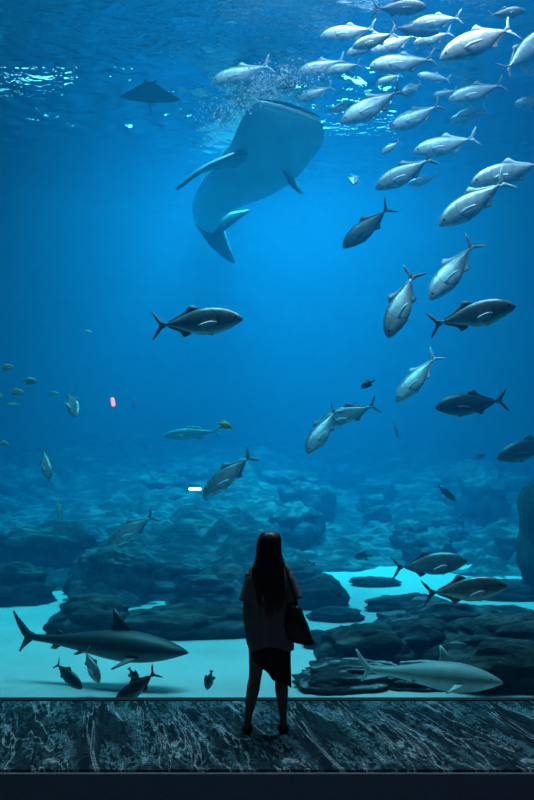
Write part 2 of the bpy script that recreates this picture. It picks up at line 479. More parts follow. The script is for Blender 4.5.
# middle stones on the sand
G2 = 'stones on the right sand patch'
rock('long low dark stone on bright sand right of woman', 376, 0, 17.0, 0.9, 0.16, 0.5, 11, G2)
rock('low stone on bright sand near the two dark jacks', 410, 0, 14.3, 1.2, 0.25, 0.6, 12, G2)
rock('blocky blue boulder just right of the woman and her bag', 320, 0, 14.6, .9, 0.50, .8, 13, G2)
rock('wide blue boulder half hidden behind the woman', 285, 0, 16.4, 1.3, 0.5, 1.0, 14)
rock('small dark rock sitting right of the handbag', 334, 0, 13.6, 0.7, 0.18, 0.5, 15)
rock('dark stone on the sand at right edge beyond the mound', 505, 0, 15.5, 1.1, 0.30, 0.7, 16, G2)
rock('tall dark rock standing at right edge of view', 562, 0, 15.5, 1.2, 2.4, 1.4, 17)
# left rocks
G3 = 'rocks along the left reef front'
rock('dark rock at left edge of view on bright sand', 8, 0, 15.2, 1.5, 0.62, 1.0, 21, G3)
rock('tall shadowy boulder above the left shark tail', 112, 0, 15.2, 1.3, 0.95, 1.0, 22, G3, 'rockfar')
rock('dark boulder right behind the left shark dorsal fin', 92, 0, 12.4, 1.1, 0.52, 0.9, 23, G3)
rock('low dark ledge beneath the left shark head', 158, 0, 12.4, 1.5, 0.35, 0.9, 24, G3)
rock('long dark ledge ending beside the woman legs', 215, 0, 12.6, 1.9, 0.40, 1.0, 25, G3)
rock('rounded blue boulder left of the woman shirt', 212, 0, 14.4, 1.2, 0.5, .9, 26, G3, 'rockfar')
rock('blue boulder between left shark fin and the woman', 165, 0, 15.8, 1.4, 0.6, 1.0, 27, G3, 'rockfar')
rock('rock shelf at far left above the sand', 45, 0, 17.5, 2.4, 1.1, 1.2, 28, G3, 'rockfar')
spots_ = []
for k in range(400):
    if len(spots_) >= 46: break
    Yk = random.uniform(17.5, 30); px = random.uniform(-15, 545); wk = random.uniform(0.5, 1.7) * (1 + (Yk-17)*.03)
    if 300 < px < 534 and Yk < 20: continue
    xk = (px-267)*Yk/F
    if any(math.hypot(xk-a, Yk-b_) < .5*(wk+c_)*1.15 for a, b_, c_ in spots_): continue
    spots_.append((xk, Yk, wk))
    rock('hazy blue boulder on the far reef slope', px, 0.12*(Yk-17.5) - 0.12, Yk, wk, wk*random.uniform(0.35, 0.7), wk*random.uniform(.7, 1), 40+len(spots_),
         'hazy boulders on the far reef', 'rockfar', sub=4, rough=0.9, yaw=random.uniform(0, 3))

# ---------------------------------------------------------------- fish
JACK = [(0, .004, .004, .004), (.015, .026, .024, .014), (.05, .060, .048, .030), (.10, .092, .074, .047), (.17, .122, .104, .062), (.26, .142, .130, .072),
        (.36, .148, .142, .074), (.48, .134, .134, .066), (.60, .098, .098, .048), (.70, .056, .056, .030), (.78, .026, .026, .017), (.86, .017, .017, .011)]
SLIM = [(0, .003, .003, .003), (.02, .02, .018, .012), (.08, .05, .045, .034), (.18, .080, .075, .05), (.32, .095, .095, .058), (.5, .085, .085, .05),
        (.68, .05, .05, .03), (.8, .022, .022, .014), (.87, .016, .016, .01)]
OVAL = [(0, .004, .004, .004), (.02, .035, .03, .015), (.08, .10, .085, .035), (.2, .18, .16, .055), (.38, .21, .20, .06), (.55, .17, .17, .048),
        (.7, .09, .09, .028), (.8, .045, .045, .016), (.86, .04, .04, .01)]

def bender(k):
    if abs(k) < 1e-4: return lambda p: p
    def f(p):
        s = 0.12 - p.x
        if s <= 0: return p
        a = k*s
        c = Vector((0.12 - math.sin(a)/k, (1 - math.cos(a))/k, p.z))
        nrm = Vector((math.sin(a), math.cos(a), 0))
        return c + nrm*p.y
    return f

def body_bm(tab, n=20, st=34, bend=None, x0=0.5, tend=None, pw=0.9):
    bm = bmesh.new(); rings = []
    t0, t1 = tab[0][0], tab[-1][0]
    for i in range(st + 1):
        u = i/st; t = t0 + (t1-t0)*(u**1.4)
        a, b, w_ = interp(tab, t)
        r = []
        for k in range(n):
            th = 2*PI*k/n; c, s = math.cos(th), math.sin(th)
            y = math.copysign(abs(c)**pw, c)*w_; z = math.copysign(abs(s)**pw, s)*(a if s > 0 else b)
            r.append((bend or (lambda p: p))(Vector((x0 - t, y, z))))
        rings.append(r)
    rings_loft(bm, rings)
    return bm

def fin_bm(outline, origin, u, v, th=0.004, bend=None, bm=None):
    """flat fin of real thickness; outline in (u, v) coordinates, tapered thin toward the far edge"""
    bm = bm or bmesh.new()
    u = Vector(u); v = Vector(v); n = u.cross(v).normalized(); o = Vector(origin)
    bend = bend or (lambda p: p)
    cu = sum(p[0] for p in outline)/len(outline); cv = sum(p[1] for p in outline)/len(outline)
    inner = [(cu + (p[0]-cu)*0.6, cv + (p[1]-cv)*0.6) for p in outline]
    P = lambda q, d: bend(o + u*q[0] + v*q[1] + n*d)
    e = [bm.verts.new(P(q, 0)) for q in outline]
    for sgn in (1, -1):
        a = [bm.verts.new(P(q, sgn*th)) for q in inner]
        m_ = len(a)
        for i in range(m_):
            j = (i+1) % m_
            bm.faces.new((e[i], e[j], a[j], a[i]) if sgn > 0 else (e[j], e[i], a[i], a[j]))
        f = bm.faces.new(a if sgn > 0 else a[::-1])
        bmesh.ops.triangulate(bm, faces=[f])
    return bm

def strip_fin(tab, side, rows, bend):
    """fin standing on the back (side 1) or belly (-1): rows (x of the base, height, sweep to the rear)"""
    bm = bmesh.new(); R_ = []
    for x, h_, sw in rows:
        a, b, w_ = interp(tab, .5 - x); zb = (a if side > 0 else -b)
        q = [(x, -.003, zb - side*.012), (x, .003, zb - side*.012), (x - sw, .0012, zb + side*h_), (x - sw, -.0012, zb + side*h_)]
        R_.append([bend(Vector(p)) for p in q])
    rings_loft(bm, R_)
    return bm

def eye_bm(r):
    bm = bmesh.new(); bmesh.ops.create_uvsphere(bm, u_segments=10, v_segments=8, radius=r)
    return bm

CACHE = {}
def fish_parts(kind, k):
    """list of (part name, mesh, material key) of one kind of fish, length 1, head at +x"""
    key = (kind, round(k, 1))
    if key in CACHE: return CACHE[key]
    B = bender(key[1]); out = []
    def add(nm, bm, mk):
        bmesh.ops.recalc_face_normals(bm, faces=bm.faces)
        me = bpy.data.meshes.new(kind + '_' + nm); bm.to_mesh(me); bm.free()
        for p in me.polygons: p.use_smooth = True
        out.append((nm, me, mk))
    tab = {'jack': JACK, 'slim': SLIM, 'oval': OVAL}[kind]
    add('body', body_bm(tab, bend=B, x0=0.5), 'body')
    X, Z = (1, 0, 0), (0, 0, 1)
    h = {'jack': .15, 'slim': .10, 'oval': .17}[kind]
    fork = [(0.02, .015), (-.03, .03), (-.09, h*.72), (-.15, h*1.05), (-.155, h*.98), (-.11, h*.45), (-.075, .02), (-.07, 0),
            (-.075, -.02), (-.11, -h*.45), (-.155, -h*.98), (-.15, -h*1.05), (-.09, -h*.72), (-.03, -.03), (0.02, -.015)]
    if kind == 'oval':
        fork = [(0.02, .03), (-.05, .08), (-.11, .10), (-.09, 0), (-.11, -.10), (-.05, -.08), (0.02, -.03)]
    # quarter the outline so that a concave tail stays clean: upper and lower lobes
    half = len(fork)//2
    bm = fin_bm(fork[:half+1] + [(0.02, 0)], (-0.35, 0, 0), X, Z, .005, B)
    fin_bm([(0.02, 0)] + fork[half:], (-0.35, 0, 0), X, Z, .005, B, bm)
    add('tail_fin', bm, 'fin')
    if kind == 'jack':
        add('dorsal_fin', strip_fin(tab, 1, [(.03, .012, .0), (.0, .050, .03), (-.02, .062, .05), (-.045, .040, .05), (-.08, .022, .04), (-.14, .016, .03), (-.21, .013, .03), (-.27, .012, .03), (-.30, .004, .02)], B), 'fin')
        add('anal_fin', strip_fin(tab, -1, [(-.06, .010, .0), (-.085, .045, .03), (-.10, .052, .045), (-.12, .030, .04), (-.16, .018, .03), (-.22, .014, .03), (-.28, .010, .03), (-.30, .004, .02)], B), 'fin')
        for s in (1, -1):
            add('pectoral_fin', fin_bm([(0, .012), (-.08, .018), (-.17, -.01), (-.215, -.045), (-.14, -.035), (-.06, -.02), (0, -.012)], (.245, s*.066, -.03), (1, -s*.38, 0), (0, 0, 1), .004, B), 'pale')
            add('pelvic_fin', fin_bm([(.01, 0), (-.02, -.03), (-.05, -.035), (-.04, -.01)], (.20, s*.02, -.118), (1, -s*.2, 0), (0, s*.3, 1), .004, B), 'pale')
    elif kind == 'slim':
        add('dorsal_fin', fin_bm([(.05, 0), (0, .05), (-.06, .035), (-.22, .012), (-.22, -.02), (0, -.02)], (.06, 0, .085), X, Z, .004, B), 'fin')
        add('anal_fin', fin_bm([(.02, 0), (-.04, .045), (-.15, .01), (-.15, -.02)], (-.06, 0, -.075), X, (0, 0, -1), .004, B), 'fin')
        for s in (1, -1):
            add('pectoral_fin', fin_bm([(0, .01), (-.09, .01), (-.13, -.03), (-.05, -.03)], (.27, s*.045, -.02), (1, -s*.4, 0), Z, .003, B), 'pale')
    else:
        add('dorsal_fin', fin_bm([(.16, -.03), (.08, .05), (-.08, .06), (-.2, .06), (-.24, .0), (-.2, -.05), (0, -.03)], (.05, 0, .185), X, Z, .004, B), 'fin')
        add('anal_fin', fin_bm([(.03, 0), (-.06, .08), (-.16, .06), (-.18, -.05), (-.06, -.03)], (-.02, 0, -.17), X, (0, 0, -1), .004, B), 'fin')
        for s in (1, -1):
            add('pectoral_fin', fin_bm([(0, .02), (-.08, .03), (-.1, -.03), (0, -.02)], (.24, s*.05, -.03), (1, -s*.5, 0), Z, .003, B), 'pale')
    ex, ey, ez = {'jack': (.425, .036, .022), 'slim': (.43, .028, .012), 'oval': (.43, .033, .03)}[kind]
    for s in (1, -1):
        bm = eye_bm(.0145)
        for v in bm.verts: v.co = B(Vector((v.co.x + ex, v.co.y*.6 + s*ey, v.co.z + ez)))
        add('eye', bm, 'eye')
    CACHE[key] = out
    return out

PALE = {'silver': 'fin_silver', 'grey': 'fin_silver', 'dark': 'fin_dark', 'teal': 'fin_teal', 'yellow': 'fin_yellow'}
FIN = {'silver': 'fin_silver', 'grey': 'fin_grey', 'dark': 'fin_dark', 'teal': 'fin_teal', 'yellow': 'fin_yellow'}
def orient(f, upv, roll=0.0):
    f = f.normalized(); l = upv.cross(f).normalized(); u = f.cross(l).normalized()
    m = Matrix((f, l, u)).transposed()
    return (m @ Matrix.Rotation(roll, 3, 'X'))

ALLFISH = []
def fish(label, head, tail, L=1.05, th=0.0, kind='jack', col='grey', bend=0.0, roll=0.0, group=None, name=None, Y=None, parts=True):
    lp = math.hypot(head[0]-tail[0], head[1]-tail[1])
    if Y is None: Y = F*L*math.cos(th)/lp
    # keep below the surface and behind the glass
    hy = min(head[1], tail[1])
    Ymax = (ZS - 0.28 - CAMZ)*F/(450-hy) if hy < 430 else 99
    Y = min(Y, Ymax)
    d = 0.5*lp*Y/F*math.tan(th)
    Y = max(Y, YG + 0.42 + abs(d))
    h = at(head[0], head[1], Y - d); t = at(tail[0], tail[1], Y + d)
    r = empty(name or {'jack': 'jack_fish', 'slim': 'slender_fish', 'oval': 'reef_fish'}[kind], (h+t)/2)
    Lw = (h-t).length
    f_ = (h-t).normalized(); l_ = Vector((0, 1, 0)) - f_*f_.y
    if l_.length < .35: l_ = Vector((0, 0, 1)).cross(f_)
    l_.normalize(); u_ = f_.cross(l_)
    if u_.z < 0: u_ = -u_
    R = orient(f_, u_, roll*.35)
    r.rotation_euler = R.to_euler(); r.scale = (Lw, Lw, Lw)
    for nm, me, mk in fish_parts(kind, bend):
        if not parts and nm in ('eye', 'pelvic_fin'): continue
        o = bpy.data.objects.new(nm, me); C.objects.link(o); o.parent = r
        m_ = {'body': M[col], 'fin': M[FIN[col]], 'pale': M[PALE[col]], 'eye': M['eye']}[mk]
        if not me.materials: me.materials.append(m_)
        o.material_slots[0].link = 'OBJECT'; o.material_slots[0].material = m_
    tag(r, label, 'fish', group)
    ALLFISH.append((label, Y, Lw, r.location.z))
    return r

GS = 'jacks schooling at the upper right'
D = math.radians
# (label, head, tail, L, theta (head toward the viewer), colour, bend, roll)
school = [
 ('dark jack cut by the top edge, heading right', (427, 7), (372, 9), .95, .2, 'dark', .0, .1),
 ('silver jack highest on the left of the school', (320, 37), (377, 29), .90, .1, 'silver', .3, .2),
 ('small pale jack tucked behind the leftmost silver jack', (346, 56), (384, 38), .80, .1, 'silver', -.6, .1),
 ('pale jack lost in the crowded middle of the school', (372, 52), (416, 36), .90, .3, 'silver', .4, .2),
 ('dark jack crossing pale ones near the top', (440, 32), (390, 27), .90, .2, 'dark', .2, .0),
 ('long silver jack with dark belly, below the dark crossing jack', (369, 67), (436, 60), 1.0, .2, 'grey', .3, .5),
 ('largest silver jack, angled nose down near top right', (440, 60), (519, 22), 1.15, .15, 'silver', -.5, .4),
 ('dark jack leaving at the right edge, pale tail trailing', (549, 30), (500, 76), 1.0, -.1, 'grey', -.6, .0),
 ('pale jack behind the crossing dark one, tail raised', (412, 25), (462, 18), .85, .0, 'silver', .3, .1),
 ('slim pale jack just under the dark crossing jack', (413, 45), (452, 33), .75, .1, 'silver', .5, .1),
 ('silver jack diving left above the whale shark mouth', (341, 123), (403, 90), 1.05, .2, 'grey', .4, .4),
 ('silver jack with shaded belly right of the diving one', (390, 129), (442, 105), .95, .2, 'grey', .4, .4),
 ('silver jack level with pale forked tail, mid school', (413, 153), (478, 138), 1.05, .1, 'silver', .3, .3),
 ('grey jack with dark drooping tail below mid school', (375, 189), (434, 158), .97, .1, 'grey', .5, .2),
 ('silver jack at the right edge with head fully lit', (471, 184), (545, 162), 1.10, .1, 'silver', .2, .2),
 ('silver jack diving steeply left under the right edge one', (439, 226), (508, 180), 1.15, .1, 'silver', .4, .3),
 ('pale jack at left of the school, nose near whale shark', (297, 74), (346, 60), .85, .1, 'silver', .3, .1),
 ('jack overlapping the leftmost pair with tail fin spread', (324, 74), (363, 62), .64, .1, 'grey', -.4, .1),
 ('small pale jack alone under the leftmost pair', (297, 101), (334, 86), .70, .0, 'silver', .3, .1),
 ('silver jack seen between two levels at right centre of school', (448, 101), (505, 84), .95, .1, 'grey', .2, .2),
 ('small lilac-grey jack close above its twin', (456, 117), (486, 107), .70, .0, 'silver', .3, .1),
 ('small lilac-grey jack close below its twin', (449, 122), (487, 112), .75, .0, 'silver', .3, .1),
 ('pale stubby jack above the pair of small twins', (432, 97), (458, 90), .60, .0, 'silver', .3, .1),
 ('pale jack below the long silver one with dark belly', (417, 75), (451, 80), .70, .0, 'silver', .2, .1),
 ('small jack peeking out behind the diving silver jack', (329, 112), (356, 102), .62, .0, 'silver', .2, .1),
 ('hazy small jack over bright ripples in school centre', (376, 84), (402, 74), .60, .0, 'silver', .2, .1),
 ('hazy small jack beneath the school centre', (402, 92), (422, 84), .50, .5, 'silver', .2, .1),
 ('half seen jack at the right edge, head only', (514, 105), (560, 98), 1.0, .1, 'silver', .1, .2),
 ('dark jack near the top right corner', (526, 11), (488, 15), .75, .1, 'dark', .1, .0),
 ('pale jack crossing under the top edge dark jack', (352, 48), (397, 33), .62, .0, 'silver', .4, .1),
]
for lb, hd, tl, L, th, col, bd, rl in school:
    fish(lb, hd, tl, L, th, 'jack', col, bd, rl, GS)

GL = 'jacks drifting down from the school'
loose = [
 ('tiny pale jack alone under the school', (381, 154), (400, 141), .45, .0, 'silver', .2, .0, 14.5),
 ('pale jack seen head-on right of whale shark', (353, 184), (355, 175), .8, 1.25, 'silver', .0, .0, 14.0),
 ('thin pale jack beside the dark drooping tail', (408, 185), (438, 176), .6, .0, 'silver', .3, .0, None),
 ('dark jack with raised black tail below the school', (343, 248), (391, 207), .95, .1, 'dark', .6, .3, None),
 ('pale bellied jack diving with tail tips splayed', (430, 300), (475, 243), 1.05, .3, 'silver', .5, .7, None),
 ('grey jack diving straight down beside the pale bellied one', (388, 338), (414, 272), 1.0, .4, 'grey', .4, .4, None),
 ('large grey jack swimming right near the right edge', (516, 306), (428, 325), 1.05, .2, 'grey', .4, -.1, None),
 ('brightest white jack tumbling nose down, belly outward', (396, 402), (438, 355), .95, .2, 'silver', .5, 1.0, None),
 ('shaded jack heading left at right, above the rocks', (435, 408), (506, 400), 1.0, .2, 'dark', .3, .1, None),
 ('shaded jack cut by the right edge at mid height', (497, 459), (560, 438), 1.05, .2, 'dark', .2, .1, None),
 ('grey jack of the overlapping pair, tail to the right', (318, 425), (378, 404), 1.0, .1, 'grey', .3, .2, None),
 ('grey jack of the overlapping pair, nose pointing down', (307, 454), (337, 408), .95, .5, 'grey', .3, .3, None),
 ('lone grey jack swimming right in open blue water', (243, 319), (150, 325), 1.05, .1, 'grey', .4, -.1, None),
 ('grey jack nose down beside the white light', (203, 497), (254, 453), .95, .1, 'grey', .4, .2, 12.5),
 ('dim grey jack nose down over left reef', (107, 546), (156, 514), .95, .2, 'grey', .5, .2, 13.5),
 ('pale jack swimming left in front of surface sparkle', (211, 83), (272, 66), 1.0, .1, 'silver', .5, .2, None),
 ('grey jack swimming right above the mound, farther one', (468, 561), (391, 568), 1.0, .2, 'grey', .3, -.1, None),
 ('grey jack swimming right above the mound, nearer one', (508, 586), (422, 594), .92, .2, 'grey', .3, -.1, None),
 ('dim jack hanging nose down at left in mid water', (77, 417), (67, 391), .8, .9, 'grey', .3, .3, 14.0),
 ('dim jack nose down near the left edge above the reef', (49, 481), (43, 447), .8, .5, 'grey', .2, .3, 13.5),
 ('dark jack nose down left of the shark belly', (82, 689), (53, 662), .7, .5, 'dark', .5, .2, 9.15),
 ('grey jack nose down right under the left shark', (99, 684), (84, 648), .7, .4, 'grey', .3, .2, 9.35),
 ('dark jack diving behind the window rail, tail up', (114, 706), (158, 670), .75, .0, 'dark', .2, .1, 8.75),
]
for lb, hd, tl, L, th, col, bd, rl, Y in loose:
    fish(lb, hd, tl, L, th, 'jack', col, bd, rl, GL, Y=Y)

small = [
 ('tiny dark fish alone above the overlapping pair', (361, 388), (375, 380), 'oval', 'dark', 11.5),
 ('tiny dim fish upright right of overlapping pair', (398, 438), (394, 422), 'slim', 'grey', 14.0),
 ('small dark fish nose down over reef at right', (455, 501), (437, 485), 'jack', 'dark', 15.0),
 ('small dark fish hovering over sand right of woman', (354, 557), (373, 555), 'oval', 'dark', 16.0),
 ('uppermost tiny green fish at the left edge', (14, 367), (-1, 368), 'oval', 'teal', 12.0),
 ('brightest tiny green fish near left edge', (37, 382), (21, 380), 'oval', 'teal', 11.5),
 ('tiny green fish below the brightest one', (24, 393), (8, 391), 'oval', 'teal', 12.5),
 ('tiny green fish cut by the left edge', (3, 396), (-10, 395), 'oval', 'teal', 12.5),
 ('lowest flat green fish of the left edge cluster', (6, 404), (22, 405), 'slim', 'teal', 13.0),
 ('tiny teal fish low at left edge above reef', (9, 446), (-3, 441), 'oval', 'teal', 12.5),
 ('dim tiny fish right of the green cluster', (60, 395), (47, 394), 'oval', 'teal', 17.0),
 ('tiny pale blue fish in open water at upper left centre', (92, 332), (81, 331), 'slim', 'silver', 14.0),
 ('tiny yellow fish above the white light', (232, 428), (216, 422), 'oval', 'yellow', 11.5),
 ('tiny pale fish right of the pink light', (133, 408), (135, 399), 'slim', 'silver', 12.0),
 ('long hazy fish gliding over the far reef', (163, 436), (222, 431), 'slim', 'teal', 19.0),
 ('pale fish hanging over left reef near edge', (60, 520), (57, 497), 'slim', 'teal', 14.0),
 ('tiny dark fish over sand below left shark', (139, 684), (128, 667), 'oval', 'dark', 9.3),
 ('tiny black fish over sand left of the woman', (207, 690), (212, 669), 'oval', 'dark', 9.2),
 ('small oval pale fish above the pale shark head', (467, 645), (444, 643), 'slim', 'teal', 10.3),
 ('hazy small fish at right above the reef haze', (485, 455), (474, 459), 'oval', 'dark', 18.0),
]
for lb, hd, tl, kd, col, Y in small:
    fish(lb, hd, tl, .3, 0.0, kd, col, .2, 0, 'small fish scattered through the tank', name='small_fish', Y=Y, parts=False)

# ---------------------------------------------------------------- sharks
SHK = [(0, .004, .003, .006), (.02, .014, .010, .020), (.06, .028, .022, .038), (.12, .044, .038, .052), (.20, .058, .052, .062), (.30, .068, .060, .068),
       (.42, .066, .056, .064), (.55, .050, .040, .048), (.68, .032, .025, .030), (.78, .020, .016, .019), (.85, .017, .013, .012), (.90, .013, .010, .008)]
def shark(name, label, head, tail, Y, th, m, bend, tall=1.0, roll=0.0, pecs=1.0, wide=1.0):
    lp = math.hypot(head[0]-tail[0], head[1]-tail[1]); d = .5*lp*Y/F*math.tan(th)
    h = at(*head, Y-d); t = at(*tail, Y+d)
    r = empty(name, (h+t)/2); L = (h-t).length; r.scale = (L, L, L)
    r.rotation_euler = orient(h-t, Vector((0, 0, 1)), roll).to_euler()
    B = bender(bend); X, Z = (1, 0, 0), (0, 0, 1)
    tab = [(a, b*wide, c*wide, d_*wide) for a, b, c, d_ in SHK]
    mesh_obj('body', body_bm(tab, 20, 40, B, 0.5, pw=1.0), m, r)
    mesh_obj('dorsal_fin', fin_bm([(.06, 0), (.0, .075*tall), (-.035, .115*tall), (-.05, .11*tall), (-.045, .05*tall), (-.06, .012), (-.05, -.015), (.03, -.015)], (.13, 0, .058*wide), X, (-.1, 0, 1), .006, B), m, r)
    mesh_obj('rear_dorsal_fin', fin_bm([(.025, 0), (-.015, .03), (-.045, .028), (-.03, -.01)], (-.20, 0, .026), X, (-.1, 0, 1), .004, B), m, r)
    mesh_obj('anal_fin', fin_bm([(.025, 0), (-.015, .03), (-.045, .028), (-.03, -.01)], (-.22, 0, -.02), X, (-.1, 0, -1), .004, B), m, r)
    bm = fin_bm([(.03, .012), (-.03, .03), (-.09, .09), (-.13, .135), (-.14, .13), (-.105, .06), (-.07, .008), (-.05, -.005), (.03, -.01)], (-.37, 0, 0), X, Z, .006, B)
    fin_bm([(.02, 0), (-.03, -.025), (-.075, -.085), (-.085, -.082), (-.065, -.03), (-.055, 0)], (-.37, 0, 0), X, Z, .005, B, bm)
    mesh_obj('tail_fin', bm, m, r)
    for s in (1, -1):
        mesh_obj('pectoral_fin', fin_bm([(.03, 0), (-.02, .08*pecs), (-.07, .15*pecs), (-.085, .148*pecs), (-.06, .07*pecs), (-.05, 0)], (.24, s*.05*wide, -.03), X, (-.2, s*.85, -.5), .005, B), m, r)
        mesh_obj('pelvic_fin', fin_bm([(.02, 0), (-.02, .04), (-.045, .04), (-.03, 0)], (-.06, s*.03, -.035), X, (-.2, s*.8, -.5), .004, B), m, r)
        bm = eye_bm(.007)
        for v in bm.verts: v.co = B(v.co + Vector((.42, s*.040*wide, .014)))
        mesh_obj('eye', bm, M['eye'], r)
    tag(r, label, 'shark')
    return r
shark('reef_shark', 'dark grey shark gliding right along the sand at lower left', (188, 653), (10, 636), 9.75, .15, M['shark'], .15, 1.1, -.05, .8, 1.3)
shark('nurse_shark', 'pale grey-green shark gliding right over the rocks at lower right', (503, 683), (354, 668), 9.0, .2, M['zebra'], .3, 1.05, -.25, 1.0, 1.55)

# manta ray near the surface
def ray_fish():
    Y = 14.9; p = at(150, 92, Y)
    r = empty('ray_fish', p)
    mt = shark_mat('ray_skin', (0.015, 0.025, 0.035), (0.06, 0.09, 0.10), 0.0, 30)
    bm = bmesh.new()
    n = 24; rings = []
    for i in range(n + 1):
        u = -1 + 2*i/n; a = abs(u)
        ch = 0.30*(1-a)**0.85 + 0.02                 # half chord
        cx = -0.10*a**1.3                            # swept back
        th = 0.085*(1-a)**1.1 + 0.006
        z = 0.0 - 0.10*a**1.5 + 0.05*a**4
        rings.append([Vector((u*0.50, -(cx + ch*math.cos(q)), z + th*math.sin(q))) for q in [2*PI*k/16 for k in range(16)]])
    rings_loft(bm, rings)
    mesh_obj('body', bm, mt, r)
    bm = bmesh.new(); tube(bm, [(0, .26, 0), (0, .45, .02), (.02, .75, .03)], [.016, .01, .004], 8)
    mesh_obj('tail', bm, mt, r)
    for s in (1, -1):
        bm = bmesh.new(); tube(bm, [(s*.07, -.28, 0), (s*.09, -.36, -.01), (s*.075, -.41, -.03)], [.02, .014, .006], 8)
        mesh_obj('cephalic_fin', bm, mt, r)
    r.rotation_euler = (D(-10), 0, D(8)); r.scale = (1.0, 1.0, 1.0)
    tag(r, 'small dark ray gliding near the surface at upper left', 'ray')
ray_fish()

# whale shark: spine through the water, head up toward the surface, belly toward the viewer
def whale_shark():
    r = empty('whale_shark', at(262, 165, 17.6)); inv = -r.location
    m, nt, b = mat('whale_shark_skin')
    # belly pale, back dark with spots; side told by a vertex attribute
    att = nt.nodes.new('ShaderNodeAttribute'); att.attribute_name = 'back'
    base = ramp(nt, att.outputs['Fac'], [(0.42, (0.80, 0.88, 0.90)), (0.58, (0.12, 0.18, 0.22))])
    v = nt.nodes.new('ShaderNodeTexVoronoi'); v.inputs['Scale'].default_value = 6
    nt.links.new(coord(nt), v.inputs['Vector'])
    sp = mixc(nt, 1.0, ramp(nt, v.outputs['Distance'], [(0.2, (1, 1, 1)), (0.3, (0, 0, 0))]), ramp(nt, att.outputs['Fac'], [(0.5, (0, 0, 0)), (0.6, (1, 1, 1))]), 'MULTIPLY')
    base = mixc(nt, sp, base, (0.7, 0.78, 0.8))
    base = mixc(nt, 0.5, base, ramp(nt, noise_tex(nt, coord(nt), 2.0, 5), [(0.3, (0.7, 0.7, 0.7)), (0.7, (1.1, 1.1, 1.1))]), 'MULTIPLY')
    nt.links.new(base, b.inputs['Base Color']); b.inputs['Roughness'].default_value = 0.55
    # spine: px, py, Y, half width px, half thickness m
    sp_ = [(0.0, 290, 108, 16.5, .10, .03), (.012, 290, 109, 16.52, .34, .07), (.03, 289.5, 111, 16.55, .52, .12), (.06, 288.5, 115, 16.65, .66, .20), (.12, 285, 126, 16.9, .77, .34), (.25, 275, 144, 17.4, .78, .46), (.40, 264, 161, 18.1, .76, .54), (.55, 247, 176, 18.9, .72, .54),
           (.68, 230, 188, 19.7, .62, .46), (.80, 216, 200, 20.4, .50, .36), (.90, 208, 214, 21.0, .36, .25), (.97, 210, 228, 21.5, .20, .16), (1.0, 214, 238, 21.8, .12, .10)]
    tab = [(t, px, py, Y, a, c) for t, px, py, Y, a, c in sp_]
    n = 28; st = 66; rings = []; backs = []
    pts = []
    for i in range(st+1):
        t = i/st; px, py, Y, a, c = interp(tab, t); pts.append((at(px, py, Y) + inv, a, c))
    right0 = Vector((0.96, 0, -0.28)).normalized()   # screen direction of the head's width
    for i, (p, a, c) in enumerate(pts):
        d = (pts[min(i+1, st)][0] - pts[max(i-1, 0)][0]).normalized()
        u = i/st
        rt = (right0*(1-u) + Vector((0.95, 0.2, -0.1))*u); rt = (rt - d*rt.dot(d)).normalized()
        nn = d.cross(rt).normalized()
        if (nn.y < 0 if i == 0 else nn.dot(pnn) < 0): nn = -nn      # the back: away from the viewer
        pnn = nn
        rings.append([p + rt*a*math.cos(q) + nn*c*(math.sin(q) if math.sin(q) > 0 else 0.75*math.sin(q)) for q in [2*PI*k/n for k in range(n)]])
        backs += [0.5 + 0.5*math.sin(2*PI*k/n) for k in range(n)]
        if i == int(.30*st): PEC = (p, rt, nn, d, a)
        if i == int(.52*st): DOR = (p, rt, nn, d, a)
    bm = bmesh.new(); lay = bm.verts.layers.float.new('back')
    R = rings_loft(bm, rings)
    k = 0
    for rr in R:
        for v_ in rr: v_[lay] = backs[k]; k += 1
    mesh_obj('body', bm, m, r)
    # wide slit mouth with a pale lip along the front of the head
    p, a, c = pts[1]; rt = right0
    lip = plain('whale_shark_lip', (0.85, 0.9, 0.92), 0.5, 0.1, 8)
    head0 = at(289, 112, 16.4) + inv
    bm = bmesh.new()
    tube(bm, [head0 + rt*x - Vector((0, .13 - .10*x*x, 0)) + Vector((0, 0, -.14*abs(x)**2 - 0.02)) for x in [-.55 + 1.1*i/14 for i in range(15)]], [.015 + .04*math.sin(PI*i/14) for i in range(15)], 8)
    mesh_obj('lip', bm, lip, r)
    bm = bmesh.new()
    tube(bm, [head0 + rt*x + Vector((0, .02, .10)) - Vector((0, .10 - .10*x*x, 0)) + Vector((0, 0, -.14*abs(x)**2)) for x in [-.58 + 1.16*i/14 for i in range(15)]], [.010 + .03*math.sin(PI*i/14) for i in range(15)], 8)
    mesh_obj('mouth', bm, plain('whale_shark_mouth', (0.03, 0.05, 0.07), 0.6, 0.1, 8), r)
    m2 = plain('whale_shark_fin_skin', (0.16, 0.25, 0.30), 0.55, 0.25, 4)
    # pectoral fins
    root = at(228, 160, 17.6) + inv; tip = at(177, 189, 16.7) + inv
    dv = tip - root; sd = Vector((0.3, .5, .5)); sd = (sd - dv.normalized()*sd.dot(dv.normalized())).normalized()
    bm = bmesh.new(); tube(bm, [at(*q) + inv for q in ((240, 160, 17.7), (228, 160, 17.6), (216, 164, 17.4), (203, 169, 17.1), (191, 177, 16.9), (182, 185, 16.8), (177, 189, 16.7))], [(.40, .10), (.36, .10), (.30, .085), (.22, .06), (.14, .05), (.07, .04), (.02, .03)], 14)
    mesh_obj('pectoral_fin', bm, m2, r)
    root = at(287, 175, 17.9) + inv; tip = at(301, 190, 19.0) + inv
    dv = tip - root; sd = Vector((-.3, .3, .8)); sd = (sd - dv.normalized()*sd.dot(dv.normalized())).normalized()
    mesh_obj('pectoral_fin', fin_bm([(-.3, -.35), (.5, -.25), (1.0, -.1), (1.05, .1), (.5, .15), (-.3, .3)], root, dv, sd, .04), m2, r)
